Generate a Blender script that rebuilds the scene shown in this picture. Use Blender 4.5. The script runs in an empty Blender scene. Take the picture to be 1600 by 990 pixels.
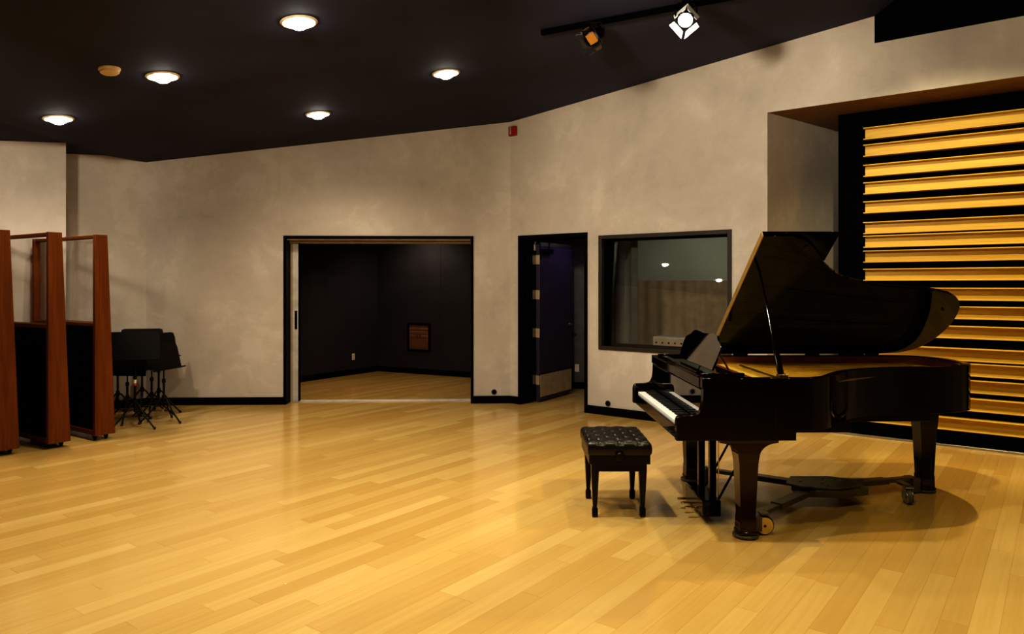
import bpy, math, random
from mathutils import Vector, Matrix
random.seed(7)
PI = math.pi
sc = bpy.context.scene
col = sc.collection
F = 1130.0
EYE = 1.6

# ------------------------------------------------------------------ materials
def new_mat(name):
    m = bpy.data.materials.new(name); m.use_nodes = True
    nt = m.node_tree
    return m, nt, nt.nodes['Principled BSDF']
def N(nt, t, **kw):
    n = nt.nodes.new(t)
    for k, v in kw.items():
        if hasattr(n, k): setattr(n, k, v)
        else: n.inputs[k].default_value = v
    return n
def ramp(nt, fac, stops):
    r = nt.nodes.new('ShaderNodeValToRGB'); e = r.color_ramp.elements
    while len(e) > 1: e.remove(e[-1])
    e[0].position = stops[0][0]; e[0].color = (*stops[0][1], 1)
    for p, c in stops[1:]:
        x = e.new(p); x.color = (*c, 1)
    nt.links.new(fac, r.inputs[0]); return r
def bump(nt, b, h, strength=.1, dist=.01):
    n = nt.nodes.new('ShaderNodeBump'); n.inputs['Strength'].default_value = strength
    n.inputs['Distance'].default_value = dist
    nt.links.new(h, n.inputs['Height']); nt.links.new(n.outputs[0], b.inputs['Normal'])
def simple(name, c, rough=.5, metal=0, coat=0, var=.15, scale=8, spec=.5):
    m, nt, b = new_mat(name)
    tc = N(nt, 'ShaderNodeTexCoord'); no = N(nt, 'ShaderNodeTexNoise', Scale=scale, Detail=4)
    nt.links.new(tc.outputs['Object'], no.inputs['Vector'])
    r = ramp(nt, no.outputs[0], [(.3, tuple(x*(1-var) for x in c)), (.7, tuple(min(1, x*(1+var)) for x in c))])
    nt.links.new(r.outputs[0], b.inputs['Base Color'])
    b.inputs['Roughness'].default_value = rough; b.inputs['Metallic'].default_value = metal
    b.inputs['Coat Weight'].default_value = coat; b.inputs['Coat Roughness'].default_value = .03
    b.inputs['Specular IOR Level'].default_value = spec
    return m
def plaster():
    m, nt, b = new_mat('troweled_plaster')
    tc = N(nt, 'ShaderNodeTexCoord')
    n1 = N(nt, 'ShaderNodeTexNoise', Scale=1.1, Detail=8, Roughness=.62, Distortion=.5)
    n2 = N(nt, 'ShaderNodeTexNoise', Scale=5, Detail=8, Roughness=.7, Distortion=.9)
    mp = N(nt, 'ShaderNodeMapping'); mp.inputs['Scale'].default_value = (1, 1, .35)
    n3 = N(nt, 'ShaderNodeTexNoise', Scale=2.2, Detail=5, Roughness=.6)
    for n in (n1, n2): nt.links.new(tc.outputs['Object'], n.inputs['Vector'])
    nt.links.new(tc.outputs['Object'], mp.inputs[0]); nt.links.new(mp.outputs[0], n3.inputs['Vector'])
    a = N(nt, 'ShaderNodeMath', operation='MULTIPLY_ADD'); nt.links.new(n2.outputs[0], a.inputs[0]); a.inputs[1].default_value = .4
    nt.links.new(n1.outputs[0], a.inputs[2])
    c = N(nt, 'ShaderNodeMath', operation='MULTIPLY_ADD'); nt.links.new(n3.outputs[0], c.inputs[0]); c.inputs[1].default_value = .35
    nt.links.new(a.outputs[0], c.inputs[2])
    r = ramp(nt, c.outputs[0], [(.6, (.40, .358, .308)), (.8, (.47, .422, .365)), (.93, (.505, .457, .395)), (1.1, (.55, .50, .44))])
    nt.links.new(r.outputs[0], b.inputs['Base Color']); b.inputs['Roughness'].default_value = .7
    bump(nt, b, n2.outputs[0], .12, .01)
    return m
def floor_mat():
    m, nt, b = new_mat('maple_strip_floor')
    L = nt.links.new
    tc = N(nt, 'ShaderNodeTexCoord')
    mp = N(nt, 'ShaderNodeMapping'); mp.inputs['Rotation'].default_value = (0, 0, -math.atan2(.795, .607))
    L(tc.outputs['Object'], mp.inputs[0])
    sp = N(nt, 'ShaderNodeSeparateXYZ'); L(mp.outputs[0], sp.inputs[0])
    def M(op, a, bb=None, cc=None):
        n = N(nt, 'ShaderNodeMath', operation=op)
        for i, v in enumerate((a, bb, cc)):
            if v is None: continue
            if isinstance(v, (int, float)): n.inputs[i].default_value = v
            else: L(v, n.inputs[i])
        return n.outputs[0]
    v = M('DIVIDE', sp.outputs[1], .118); row = M('FLOOR', v); vf = M('FRACT', v)
    w1 = N(nt, 'ShaderNodeTexWhiteNoise', noise_dimensions='1D'); L(row, w1.inputs['W'])
    Lr = M('MULTIPLY_ADD', w1.outputs[0], .9, .95)
    u = M('ADD', M('DIVIDE', sp.outputs[0], Lr), M('MULTIPLY', w1.outputs[0], 37.3))
    cl = M('FLOOR', u); uf = M('FRACT', u)
    cb = N(nt, 'ShaderNodeCombineXYZ'); L(row, cb.inputs[0]); L(cl, cb.inputs[1])
    w2 = N(nt, 'ShaderNodeTexWhiteNoise', noise_dimensions='3D'); L(cb.outputs[0], w2.inputs[0])
    # grain
    gm = N(nt, 'ShaderNodeCombineXYZ')
    L(M('ADD', M('MULTIPLY', sp.outputs[0], 1.3), M('MULTIPLY', w2.outputs[0], 60)), gm.inputs[0]); L(M('MULTIPLY', sp.outputs[1], 34), gm.inputs[1])
    g = N(nt, 'ShaderNodeTexNoise', Scale=1.0, Detail=6, Roughness=.6, Distortion=.35); L(gm.outputs[0], g.inputs['Vector'])
    bg = N(nt, 'ShaderNodeTexNoise', Scale=.5, Detail=3); L(tc.outputs['Object'], bg.inputs['Vector'])
    t = M('MULTIPLY_ADD', g.outputs[0], .34, M('MULTIPLY_ADD', w2.outputs[0], .36, M('MULTIPLY', bg.outputs[0], .3)))
    r = ramp(nt, t, [(.10, (.41, .25, .070)), (.40, (.46, .30, .095)), (.62, (.52, .36, .128)), (.95, (.62, .475, .205))])
    # seams
    e1 = M('LESS_THAN', vf, .018); e2 = M('LESS_THAN', M('MULTIPLY', uf, Lr), .003)
    sm = M('MAXIMUM', e1, e2)
    mx = N(nt, 'ShaderNodeMixRGB', blend_type='MULTIPLY'); mx.inputs[2].default_value = (.80, .70, .55, 1)
    L(sm, mx.inputs[0]); L(r.outputs[0], mx.inputs[1]); L(mx.outputs[0], b.inputs['Base Color'])
    rr = M('MULTIPLY_ADD', g.outputs[0], .08, .13); L(rr, b.inputs['Roughness'])
    b.inputs['Specular IOR Level'].default_value = .42
    bump(nt, b, M('SUBTRACT', 1.0, sm), .15, .001)
    return m
def wood(name, c1, c2, scale=1.0, axis=2, rough=.45, coat=.1):
    m, nt, b = new_mat(name)
    tc = N(nt, 'ShaderNodeTexCoord'); mp = N(nt, 'ShaderNodeMapping')
    s = [22*scale]*3; s[axis] = 1.3*scale; mp.inputs['Scale'].default_value = s
    nt.links.new(tc.outputs['Object'], mp.inputs[0])
    no = N(nt, 'ShaderNodeTexNoise', Scale=1.0, Detail=7, Roughness=.65, Distortion=.7)
    nt.links.new(mp.outputs[0], no.inputs['Vector'])
    oi = N(nt, 'ShaderNodeObjectInfo'); ad = N(nt, 'ShaderNodeMath', operation='MULTIPLY_ADD')
    nt.links.new(oi.outputs['Random'], ad.inputs[0]); ad.inputs[1].default_value = .16; nt.links.new(no.outputs[0], ad.inputs[2])
    r = ramp(nt, ad.outputs[0], [(.32, c1), (.78, c2)])
    nt.links.new(r.outputs[0], b.inputs['Base Color']); b.inputs['Roughness'].default_value = rough
    b.inputs['Coat Weight'].default_value = coat; b.inputs['Coat Roughness'].default_value = .15
    bump(nt, b, no.outputs[0], .08, .003)
    return m
def emit(name, c, s):
    m, nt, b = new_mat(name)
    tc = N(nt, 'ShaderNodeTexCoord'); gr = N(nt, 'ShaderNodeTexNoise', Scale=3)
    nt.links.new(tc.outputs['Object'], gr.inputs['Vector'])
    r = ramp(nt, gr.outputs[0], [(.2, c), (.8, tuple(min(1, x*1.05) for x in c))])
    b.inputs['Base Color'].default_value = (*c, 1)
    nt.links.new(r.outputs[0], b.inputs['Emission Color']); b.inputs['Emission Strength'].default_value = s
    return m
def glass(name, refl=.12, tint=(.9, .95, .92)):
    m = bpy.data.materials.new(name); m.use_nodes = True; nt = m.node_tree
    for n in list(nt.nodes): nt.nodes.remove(n)
    out = nt.nodes.new('ShaderNodeOutputMaterial'); mix = nt.nodes.new('ShaderNodeMixShader')
    tr = nt.nodes.new('ShaderNodeBsdfTransparent'); tr.inputs[0].default_value = (*tint, 1)
    gl = nt.nodes.new('ShaderNodeBsdfGlossy'); gl.inputs['Roughness'].default_value = 0.0
    lw = nt.nodes.new('ShaderNodeLayerWeight'); lw.inputs[0].default_value = .5
    mm = nt.nodes.new('ShaderNodeMath'); mm.operation = 'MULTIPLY_ADD'; mm.inputs[1].default_value = .5; mm.inputs[2].default_value = refl
    pw = nt.nodes.new('ShaderNodeMath'); pw.operation = 'POWER'; pw.inputs[1].default_value = 3
    nt.links.new(lw.outputs['Facing'], pw.inputs[0]); nt.links.new(pw.outputs[0], mm.inputs[0])
    nt.links.new(mm.outputs[0], mix.inputs[0]); nt.links.new(tr.outputs[0], mix.inputs[1]); nt.links.new(gl.outputs[0], mix.inputs[2])
    nt.links.new(mix.outputs[0], out.inputs[0]); return m

M_PL = plaster(); M_FL = floor_mat()
M_CEIL = simple('dark_ceiling_paint', (.0235, .0245, .062), .85, scale=1.0, var=.35)
M_BLK = simple('black_trim_paint', (.0022, .0016, .0014), .5, spec=.08)
M_MATTE = simple('matte_black_fabric', (.0015, .0012, .0012), .95, spec=.03)
M_BOOTH = simple('charcoal_wall_fabric', (.022, .021, .027), .85, scale=3)
M_LAC = simple('black_piano_lacquer', (.004, .0010, .0005), .05, var=.05, spec=.4)  # faint red in the base stands in for the floor's reflection
M_LAC_LEG = simple('floor_glow_leg_lacquer', (.020, .0055, .0025), .08, var=.05, spec=.5)  # reddish base paints the floor's reflection into the black legs
M_LAC_LID = simple('black_lid_lacquer', (.0012, .0006, .0004), .04, var=.05, spec=.2)
M_LAC_DESK = simple('black_mirror_lacquer', (.0015, .0012, .0010), .03, var=.05, spec=1.0, coat=.8)
M_GOLDP = simple('gold_bronze_plate', (.95, .64, .12), .40, metal=.25)
M_BRASS = simple('polished_brass', (.85, .62, .22), .2, metal=1)
M_STEEL = simple('brushed_steel', (.45, .44, .42), .35, metal=1)
M_ALU = simple('aluminium_stile', (.62, .60, .55), .42, metal=.35)
M_TAN = simple('tan_track_header', (.34, .26, .17), .5)
M_WHITE = simple('ivory_key', (.86, .84, .79), .25, coat=.4, var=.02)
M_EBONY = simple('black_key', (.006, .006, .006), .3)
M_FELT = simple('dark_red_felt', (.10, .008, .006), .9)
M_MAHOG = simple('inner_rim_mahogany', (.12, .03, .015), .25, coat=.5)
M_SOUND = wood('spruce_soundboard', (.5, .3, .09), (.62, .40, .15), 1, 0)
M_LEATH = simple('black_tufted_leather', (.007, .005, .0045), .33, spec=.5)
M_BENCH = simple('ebony_bench_wood', (.006, .0025, .002), .3, spec=.3)
_w = wood
def wood_flat(*a):
    m = _w(*a); m.node_tree.nodes['Principled BSDF'].inputs['Specular IOR Level'].default_value = .12; return m
M_GOBO = wood_flat('oak_baffle_wood', (.085, .024, .003), (.185, .056, .008), 1, 2, .6, .0)
M_SLAT = wood('golden_oak_slat', (.46, .27, .03), (.64, .43, .06), .8, 0, .6, 0)
M_STAND = simple('black_stand_metal', (.004, .003, .003), .5, spec=.3)
M_RUB = simple('black_rubber', (.012, .012, .012), .7)
M_DOLLY = simple('dark_painted_dolly_steel', (.095, .078, .045), .32, metal=.3)
M_WHEEL = simple('grey_caster_tread', (.10, .09, .08), .5)
M_YEL = simple('brass_caster_cover', (.72, .47, .14), .4, metal=.2)
M_DOOR = simple('deep_violet_door', (.038, .028, .060), .45)
M_KICK = simple('bronze_kick_plate', (.60, .50, .34), .42, metal=.5)
M_PLAST = simple('ivory_plastic', (.72, .66, .52), .5)
M_WPLAST = simple('white_plastic', (.75, .73, .68), .5)
M_SMOKE = simple('beige_detector_plastic', (.62, .45, .24), .5)
M_RED = simple('alarm_red', (.28, .010, .006), .45)
M_TRIM = simple('cream_light_trim', (.80, .70, .52), .4)
M_CAN = simple('warm_reflector', (.75, .62, .42), .3, metal=.6)
M_BULB = emit('lamp_lens', (1, .93, .82), 45)
M_DIM = simple('unlit_lens', (.05, .05, .055), .08)
M_GEL = simple('amber_gel', (.22, .09, .012), .4)
M_GLASS = glass('studio_glass', .12)
M_GLASS2 = glass('clear_baffle_glass', .035, (.93, .93, .93))
M_CTRL = simple('grey_green_control_wall', (.30, .31, .26), .8, scale=.8)
M_CURT = simple('tan_curtain', (.26, .19, .12), .9)
M_PANEL = simple('brown_connector_plate', (.16, .075, .045), .4)

# ------------------------------------------------------------------ mesh builder
class MB:
    def __init__(s): s.v = []; s.f = []
    def add(s, vs, fs):
        o = len(s.v); s.v += [tuple(v) for v in vs]; s.f += [tuple(i+o for i in f) for f in fs]; return s
    def box(s, a, b, M=None):
        x0, y0, z0 = a; x1, y1, z1 = b
        vs = [Vector(p) for p in [(x0,y0,z0),(x1,y0,z0),(x1,y1,z0),(x0,y1,z0),(x0,y0,z1),(x1,y0,z1),(x1,y1,z1),(x0,y1,z1)]]
        if M: vs = [M @ v for v in vs]
        return s.add(vs, [(0,3,2,1),(4,5,6,7),(0,1,5,4),(1,2,6,5),(2,3,7,6),(3,0,4,7)])
    def prism(s, pts, h0, h1, plane='xy', M=None):
        n = len(pts)
        def P(a, b, h):
            v = Vector((a, b, h)) if plane == 'xy' else Vector((a, h, b)) if plane == 'xz' else Vector((h, a, b))
            return M @ v if M else v
        vs = [P(a, b, h0) for a, b in pts] + [P(a, b, h1) for a, b in pts]
        fs = [tuple(range(n))[::-1], tuple(range(n, 2*n))] + [(i, (i+1) % n, n+(i+1) % n, n+i) for i in range(n)]
        return s.add(vs, fs)
    def lathe(s, prof, seg=32, M=None, closed=False):
        vs = []; fs = []; n = len(prof)
        for k in range(seg):
            a = 2*PI*k/seg
            for r, z in prof:
                v = Vector((r*math.cos(a), r*math.sin(a), z)); vs.append(M @ v if M else v)
        for k in range(seg):
            k2 = (k+1) % seg
            for i in range(n-1): fs.append((k*n+i, k2*n+i, k2*n+i+1, k*n+i+1))
            if closed: fs.append((k*n+n-1, k2*n+n-1, k2*n, k*n))
        if not closed:
            if prof[0][0] > 1e-5: fs.append(tuple(k*n for k in range(seg))[::-1])
            if prof[-1][0] > 1e-5: fs.append(tuple(k*n+n-1 for k in range(seg)))
        return s.add(vs, fs)
    def tube(s, p, q, r, r2=None, seg=12):
        p = Vector(p); q = Vector(q); d = q-p; L = d.length
        M = Matrix.Translation(p) @ d.to_track_quat('Z', 'Y').to_matrix().to_4x4()
        return s.lathe([(r, 0), (r2 if r2 is not None else r, L)], seg, M)
    def path(s, pts, r, seg=10):
        for a, b in zip(pts, pts[1:]): s.tube(a, b, r, r, seg)
        return s
    def stack(s, secs, M=None):      # secs: (z, cx, cy, hx, hy)
        vs = []; fs = []
        for z, cx, cy, hx, hy in secs:
            for sx, sy in ((-1,-1),(1,-1),(1,1),(-1,1)):
                v = Vector((cx+sx*hx, cy+sy*hy, z)); vs.append(M @ v if M else v)
        for i in range(len(secs)-1):
            for k in range(4):
                a = i*4+k; b = i*4+(k+1) % 4; fs.append((a, b, b+4, a+4))
        fs.append((3,2,1,0)); n = 4*(len(secs)-1); fs.append((n, n+1, n+2, n+3))
        return s.add(vs, fs)
    def build(s, name, mat, parent=None, bevel=0, smooth=False, seg=2):
        me = bpy.data.meshes.new(name); me.from_pydata(s.v, [], s.f); me.materials.append(mat)
        import bmesh
        bm = bmesh.new(); bm.from_mesh(me); bmesh.ops.recalc_face_normals(bm, faces=bm.faces); bm.to_mesh(me); bm.free()
        o = bpy.data.objects.new(name, me); col.objects.link(o)
        if parent: o.parent = parent
        if bevel:
            b = o.modifiers.new('bevel', 'BEVEL'); b.width = bevel; b.segments = seg; b.limit_method = 'ANGLE'; b.angle_limit = math.radians(40)
        if smooth or bevel:
            for p in me.polygons: p.use_smooth = True
            try: me.set_sharp_from_angle(angle=math.radians(38))
            except Exception: pass
        return o
def empty(name, loc, rz=0, rx=0, ry=0):
    o = bpy.data.objects.new(name, None); col.objects.link(o); o.location = loc; o.rotation_euler = (rx, ry, rz); o.empty_display_size = .1
    return o
def tag(o, label=None, cat=None, group=None, kind=None):
    if label: o['label'] = label
    if cat: o['category'] = cat
    if group: o['group'] = group
    if kind: o['kind'] = kind
    return o
def struct(o, label=None, cat=None):
    o['kind'] = 'structure'
    if label: o['label'] = label
    if cat: o['category'] = cat
    return o
def copy_tree(o, parent=None):
    c = o.copy(); col.objects.link(c); c.parent = parent
    for ch in [x for x in bpy.data.objects if x.parent == o]: copy_tree(ch, c)
    return c
def spline(pts, n=6):
    out = []
    for i in range(len(pts)-1):
        p0 = Vector(pts[max(i-1, 0)]); p1 = Vector(pts[i]); p2 = Vector(pts[i+1]); p3 = Vector(pts[min(i+2, len(pts)-1)])
        for k in range(n):
            t = k/n
            out.append(.5*((2*p1)+(p2-p0)*t+(2*p0-5*p1+4*p2-p3)*t*t+(3*p1-p0-3*p2+p3)*t**3))
    out.append(Vector(pts[-1])); return [tuple(p) for p in out]

# ------------------------------------------------------------------ room shell
def zc(x): return 3.79 + .119*x + .07*min(1, max(0, (-4.84-x)/.34))
A0 = Vector((-4.84, 9.57)); A1 = Vector((-.02, 9.75))          # back wall
BD = Vector((1480, -1130)).normalized(); BN = Vector((.607, .795))   # right wall direction and its normal (into the wall)
def Bp(x):                                                      # point of the right wall with world x
    return Vector((x, 9.75-(x+.02)*1130/1480))
B_END = Bp(6.5)
def wall(name, p0, p1, th, mat, holes=(), top=None, side=1, label=None, ztop=None):
    """vertical wall from p0 to p1, thickness grows to the left of travel (side=1)"""
    p0 = Vector(p0); p1 = Vector(p1); d = (p1-p0); L = d.length; d.normalize(); n = Vector((-d.y, d.x))*side
    us = {0, L}
    for x in (-5.18, -4.84):
        if abs(d.x) > 1e-4:
            u = (x-p0.x)/d.x
            if 0 < u < L: us.add(u)
    for h in holes: us.update((h[0], h[1]))
    us = sorted(us); b = MB()
    zt = ztop or (lambda X: zc(X)+.03)
    for a, c in zip(us, us[1:]):
        m = (a+c)/2; segs = []; z = 0
        for h in sorted([h for h in holes if h[0] <= m <= h[1]], key=lambda h: h[2]):
            if h[2] > z: segs.append((z, h[2]))
            z = h[3]
        segs.append((z, None))
        for z0, z1 in segs:
            A = p0+d*a; C = p0+d*c
            za = z1 if z1 is not None else zt(A.x); zb = z1 if z1 is not None else zt(C.x)
            A2 = A+n*th; C2 = C+n*th
            b.add([(A.x,A.y,z0),(C.x,C.y,z0),(C2.x,C2.y,z0),(A2.x,A2.y,z0),(A.x,A.y,za),(C.x,C.y,zb),(C2.x,C2.y,zb),(A2.x,A2.y,za)],
                  [(0,3,2,1),(4,5,6,7),(0,1,5,4),(1,2,6,5),(2,3,7,6),(3,0,4,7)])
    return struct(b.build(name, mat))
TH = .34
uA = (A1-A0).length
def Au(x): return (x-A0.x)/(A1.x-A0.x)*uA
def Bu(x): return (Bp(x)-A1).length
DZ = 2.22
D1 = (-3.015, -.547); D2 = (.111, .919); W1 = (1.08, 2.394)
NX = 2.708; NXE = 6.1; NZ = 3.42
wall('wall_back', A0, A1, TH, M_PL, [(Au(D1[0]), Au(D1[1]), 0, DZ)])
wall('wall_right', A1, Bp(NX), TH, M_PL, [(Bu(D2[0]), Bu(D2[1]), 0, DZ), (Bu(W1[0]), Bu(W1[1]), .81, 2.19)])
wall('wall_right_niche', Bp(NX), B_END, .012, M_PL, [(0, Bu(NXE)-Bu(NX), 0, NZ)])
wall('wall_left', (-5.75, 8.63), A0, .2, M_PL)
wall('wall_left_front', (-9, 5.208), (-5.18, 8.4), .2, M_PL)
wall('wall_left_return', (-5.19, 8.41), (-5.85, 9.15), .12, M_PL)
wall('wall_left_side', (-9, -4), (-9, 5.208), .2, M_PL)
wall('wall_rear', (6.5, -4), (-9, -4), .2, M_PL)
wall('wall_right_side', B_END, (6.5, -4), .2, M_PL)
# ceiling
cb = MB(); xs = [-9.3, -5.18, -4.84, 0, 7.2]
for a, c in zip(xs, xs[1:]):
    cb.add([(a,-4.4,zc(a)),(c,-4.4,zc(c)),(c,10.6,zc(c)),(a,10.6,zc(a)),(a,-4.4,zc(a)+.1),(c,-4.4,zc(c)+.1),(c,10.6,zc(c)+.1),(a,10.6,zc(a)+.1)],
           [(0,3,2,1),(4,5,6,7),(0,1,5,4),(1,2,6,5),(2,3,7,6),(3,0,4,7)])
struct(cb.build('ceiling', M_CEIL))
fb = MB(); fb.box((-9.4, -5, -.1), (9, 15, 0)); struct(fb.build('floor', M_FL))
# dropped bulkhead over the right side
k0 = Bp(3.53); k1 = Bp(6.45); db = MB()
q0 = k0-BN*.02+Vector((-1.35, -3.6)); 
pts = [(k0.x-.002, k0.y-.002), (k1.x, k1.y), (6.45, 1.0), (q0.x+1.2, 2.0)]
db.prism([tuple(p) for p in pts], 3.945, 4.7)
struct(db.build('trim_ceiling_bulkhead', M_MATTE))

# niche
r0 = Bp(NX); rd = Vector((1397, 1130)).normalized(); r1 = r0+rd*1.72
nb = MB()
def quad_wall(b, p, q, z0, z1, th):
    d = (q-p).normalized(); n = Vector((-d.y, d.x))*th
    b.prism([tuple(p), tuple(q), tuple(q+n), tuple(p+n)], z0, z1)
re = Bp(NXE); r2 = re+BN*1.55
b = MB(); quad_wall(b, r0+rd*.0, r1, 0, NZ+.1, .12); struct(b.build('wall_niche_left', M_PL))
b = MB(); quad_wall(b, r1, r2, 0, NZ+.1, .12); struct(b.build('wall_niche_back', M_MATTE))
b = MB(); quad_wall(b, r2, re, 0, NZ+.1, .12); struct(b.build('wall_niche_right', M_PL))
b = MB(); b.prism([tuple(r0+BN*.008), tuple(re+BN*.008), tuple(r2), tuple(r1)], NZ, NZ+.08)
M_SOFFIT = simple('umber_soffit_paint', (.22, .12, .05), .6)
struct(b.build('trim_niche_soffit', M_SOFFIT))

# baseboards
def base(name, p, q, n, h=.10, th=.018):
    p = Vector(p); q = Vector(q); n = Vector(n).normalized()*th
    b = MB(); b.prism([tuple(p), tuple(q), tuple(q+n), tuple(p+n)], 0, h); struct(b.build(name, M_BLK, bevel=.003))
def Ap(x): return A0+(A1-A0)*((x-A0.x)/(A1.x-A0.x))
nA = (.037, -1); nB = -BN
base('baseboard_back_left', A0, Ap(D1[0]-.03), nA)
base('baseboard_back_right', Ap(D1[1]+.03), A1, nA)
base('baseboard_right_corner', A1, Bp(D2[0]-.02), nB)
base('baseboard_right', Bp(D2[1]+.03), Bp(NX), nB)
base('baseboard_left', (-5.75, 8.63), A0, (.72, -.69))
base('baseboard_left_front', (-9, 5.208), (-5.18, 8.4), (.64, -.77))

# ------------------------------------------------------------------ booth behind the wide opening
bc = Vector((-2.475, 13.35)); bl = Vector((-4.68, 10.0)); br = Vector((.12, 11.99)); brr = Vector((-.08, 10.05))
bt = lambda X: 2.75
wall('wall_booth_left', bl, bc, .12, M_BOOTH, ztop=bt)
wall('wall_booth_back', bc, br, .12, M_BOOTH, ztop=bt)
wall('wall_booth_right', br, brr, .1, M_BOOTH, ztop=bt)
b = MB(); b.prism([(-4.9, 9.95), (-.0, 10.12), (.3, 12.2), (-2.4, 13.6)], 2.7, 2.8); struct(b.build('ceiling_booth', M_CEIL))
def perp(p, q): d = (q-p).normalized(); return Vector((d.y, -d.x))
base('baseboard_booth_left', bl, bc, perp(bl, bc), .095); base('baseboard_booth_back', bc, br, perp(bc, br), .095)
# vertical seams of the booth's wall panels
for p, q, ts in ((bl, bc, (.2, .45, .685, .9)), (bc, br, (.22, .47, .72))):
    for k, t in enumerate(ts):
        c = p+(q-p)*t; d = (q-p).normalized(); n = perp(p, q)*.004
        b = MB(); b.prism([tuple(c-d*.004), tuple(c+d*.004), tuple(c+d*.004+n), tuple(c-d*.004+n)], .095, 2.7); struct(b.build('trim_booth_seam', M_BOOTH))
def wall_frame(name, p, q, t, z, th=0):
    """empty on wall p->q at fraction t: local x along wall, y out of the wall to the room"""
    c = p+(q-p)*t; d = (q-p).normalized(); n = perp(p, q)
    # local -y faces the room
    o = empty(name, (c.x+n.x*th, c.y+n.y*th, z), math.atan2(d.y, d.x)); return o
def outlet(p, q, t, z, label):
    o = wall_frame('wall_outlet', p, q, t, z); tag(o, label, 'outlet')
    MB().box((-.035, -.007, -.058), (.035, 0, .058)).build('cover_plate', M_PLAST, o, .003)
    for s in (-1, 1):
        r = MB().box((-.017, -.010, s*.026-.015), (.017, -.006, s*.026+.015)).build('receptacle', M_PLAST, o, .003)
        MB().box((-.008, -.0115, s*.026-.006), (-.005, -.0095, s*.026+.006)).box((.005, -.0115, s*.026-.006), (.008, -.0095, s*.026+.006)).build('slot', M_BLK, r)
    MB().lathe([(0, .0), (.004, .0), (.004, .0015), (0, .0015)], 10, Matrix.Translation((0, -.007, 0)) @ Matrix.Rotation(PI/2, 4, 'X')).build('screw', M_STEEL, o)
    return o
def raywall(px, p, q):       # fraction along wall p->q seen at image column px
    k = (px-800)/F; d = q-p
    return (k*p.y-p.x)/(d.x-k*d.y)
t = raywall(552, bl, bc); Y = (bl+(bc-bl)*t).y; outlet(bl, bc, t, EYE-(557-444)/F*Y, 'ivory wall outlet low on the left charcoal wall of the booth')
# connector panel
t = raywall(655, bc, br); Y = (bc+(br-bc)*t).y
o = wall_frame('connector_panel', bc, br, t, EYE-(526.5-444)/F*Y); tag(o, 'square brown connector panel in a black frame on the booth wall', 'panel')
fr = MB()
for a, c in (((-.245, -.025, .215), (.245, 0, .25)), ((-.245, -.025, -.25), (.245, 0, -.215)), ((-.245, -.025, -.215), (-.21, 0, .215)), ((.21, -.025, -.215), (.245, 0, .215))): fr.box(a, c)
fr.build('frame', M_BLK, o, .003)
MB().box((-.21, -.008, -.215), (.21, 0, .215)).build('back_plate', M_PANEL, o)
M_STRIP = simple('tan_patch_strip', (.30, .17, .09), .4)
for z in (.15, .085, .02): 
    s_ = MB().box((-.19, -.014, z-.018), (.19, -.008, z+.018)).build('patch_strip', M_STRIP, o, .002)
    for k in range(12):
        x = -.165+.03*k
        MB().lathe([(0, 0), (.008, 0), (.008, .004), (0, .004)], 10, Matrix.Translation((x, -.014, z)) @ Matrix.Rotation(PI/2, 4, 'X')).build('jack', M_BLK, s_)
for x in (-.03, .03):
    MB().lathe([(.012, 0), (.020, 0), (.020, .012), (.012, .012)], 16, Matrix.Translation((x, -.014, .02)) @ Matrix.Rotation(PI/2, 4, 'X'), True).build('round_connector', M_STEEL, o, smooth=True)
MB().box((-.19, -.012, -.19), (.19, -.008, -.02)).build('blank_plate', M_PANEL, o, .002)

# ---- door_1 : wide opening with sliding leaf
d1 = empty('door_1', (Ap(D1[0]).x, Ap(D1[0]).y, 0), math.atan2((A1-A0).y, (A1-A0).x)); struct(d1, 'wide doorway with black frame, tan header and parked sliding leaf', 'doorway')
w1 = (Ap(D1[1])-Ap(D1[0])).length
fr = MB(); fr.box((-.028, -.014, 0), (.008, TH+.01, DZ-.008)).box((w1-.008, -.014, 0), (w1+.028, TH+.01, DZ-.008)).box((-.028, -.014, DZ-.008), (w1+.028, TH+.01, DZ+.028))
fr.build('door_frame', M_BLK, d1, .003)
MB().box((.008, .15, DZ-.062), (w1-.008, TH-.02, DZ-.008)).build('track_header', M_TAN, d1, .003)
MB().box((.008, .02, DZ-.03), (w1-.008, .12, DZ-.010)).build('header_lining', M_TAN, d1, .003)
MB().box((.0, TH-.14, 0), (w1, TH-.02, .012)).build('threshold', M_ALU, d1, .003)
lf = MB().box((.008, .20, .014), (.115, .25, DZ-.064)).build('sliding_leaf', M_ALU, d1, .004)
MB().box((.068, .192, .99), (.10, .202, 1.24)).build('recessed_pull', M_BLK, lf, .002)
MB().box((.118, .19, .014), (.130, .26, DZ-.064)).build('leaf_edge_seal', M_BLK, d1)
MB().box((.010, .195, .014), (.040, .2, DZ-.064)).build('leaf_inner_stile', M_TAN, lf)

# ---- door_2 : single door
dA = Bp(D2[0]); ang = math.atan2(BD.y, BD.x)
d2 = empty('door_2', (dA.x, dA.y, 0), ang); struct(d2, 'black framed single door standing open with bronze kick plate', 'door')
w2 = (Bp(D2[1])-dA).length
fr = MB(); fr.box((-.03, -.016, 0), (.012, TH+.01, DZ-.02)).box((w2-.012, -.016, 0), (w2+.03, TH+.01, DZ-.02)).box((-.03, -.016, DZ-.02), (w2+.03, TH+.01, DZ+.028))
fr.box((.012, .10, 0), (.03, .24, DZ-.02)).box((w2-.03, .10, 0), (w2-.012, .24, DZ-.02)).box((.03, .10, DZ-.04), (w2-.03, .24, DZ-.02))
fr.build('door_frame', M_BLK, d2, .003)
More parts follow.
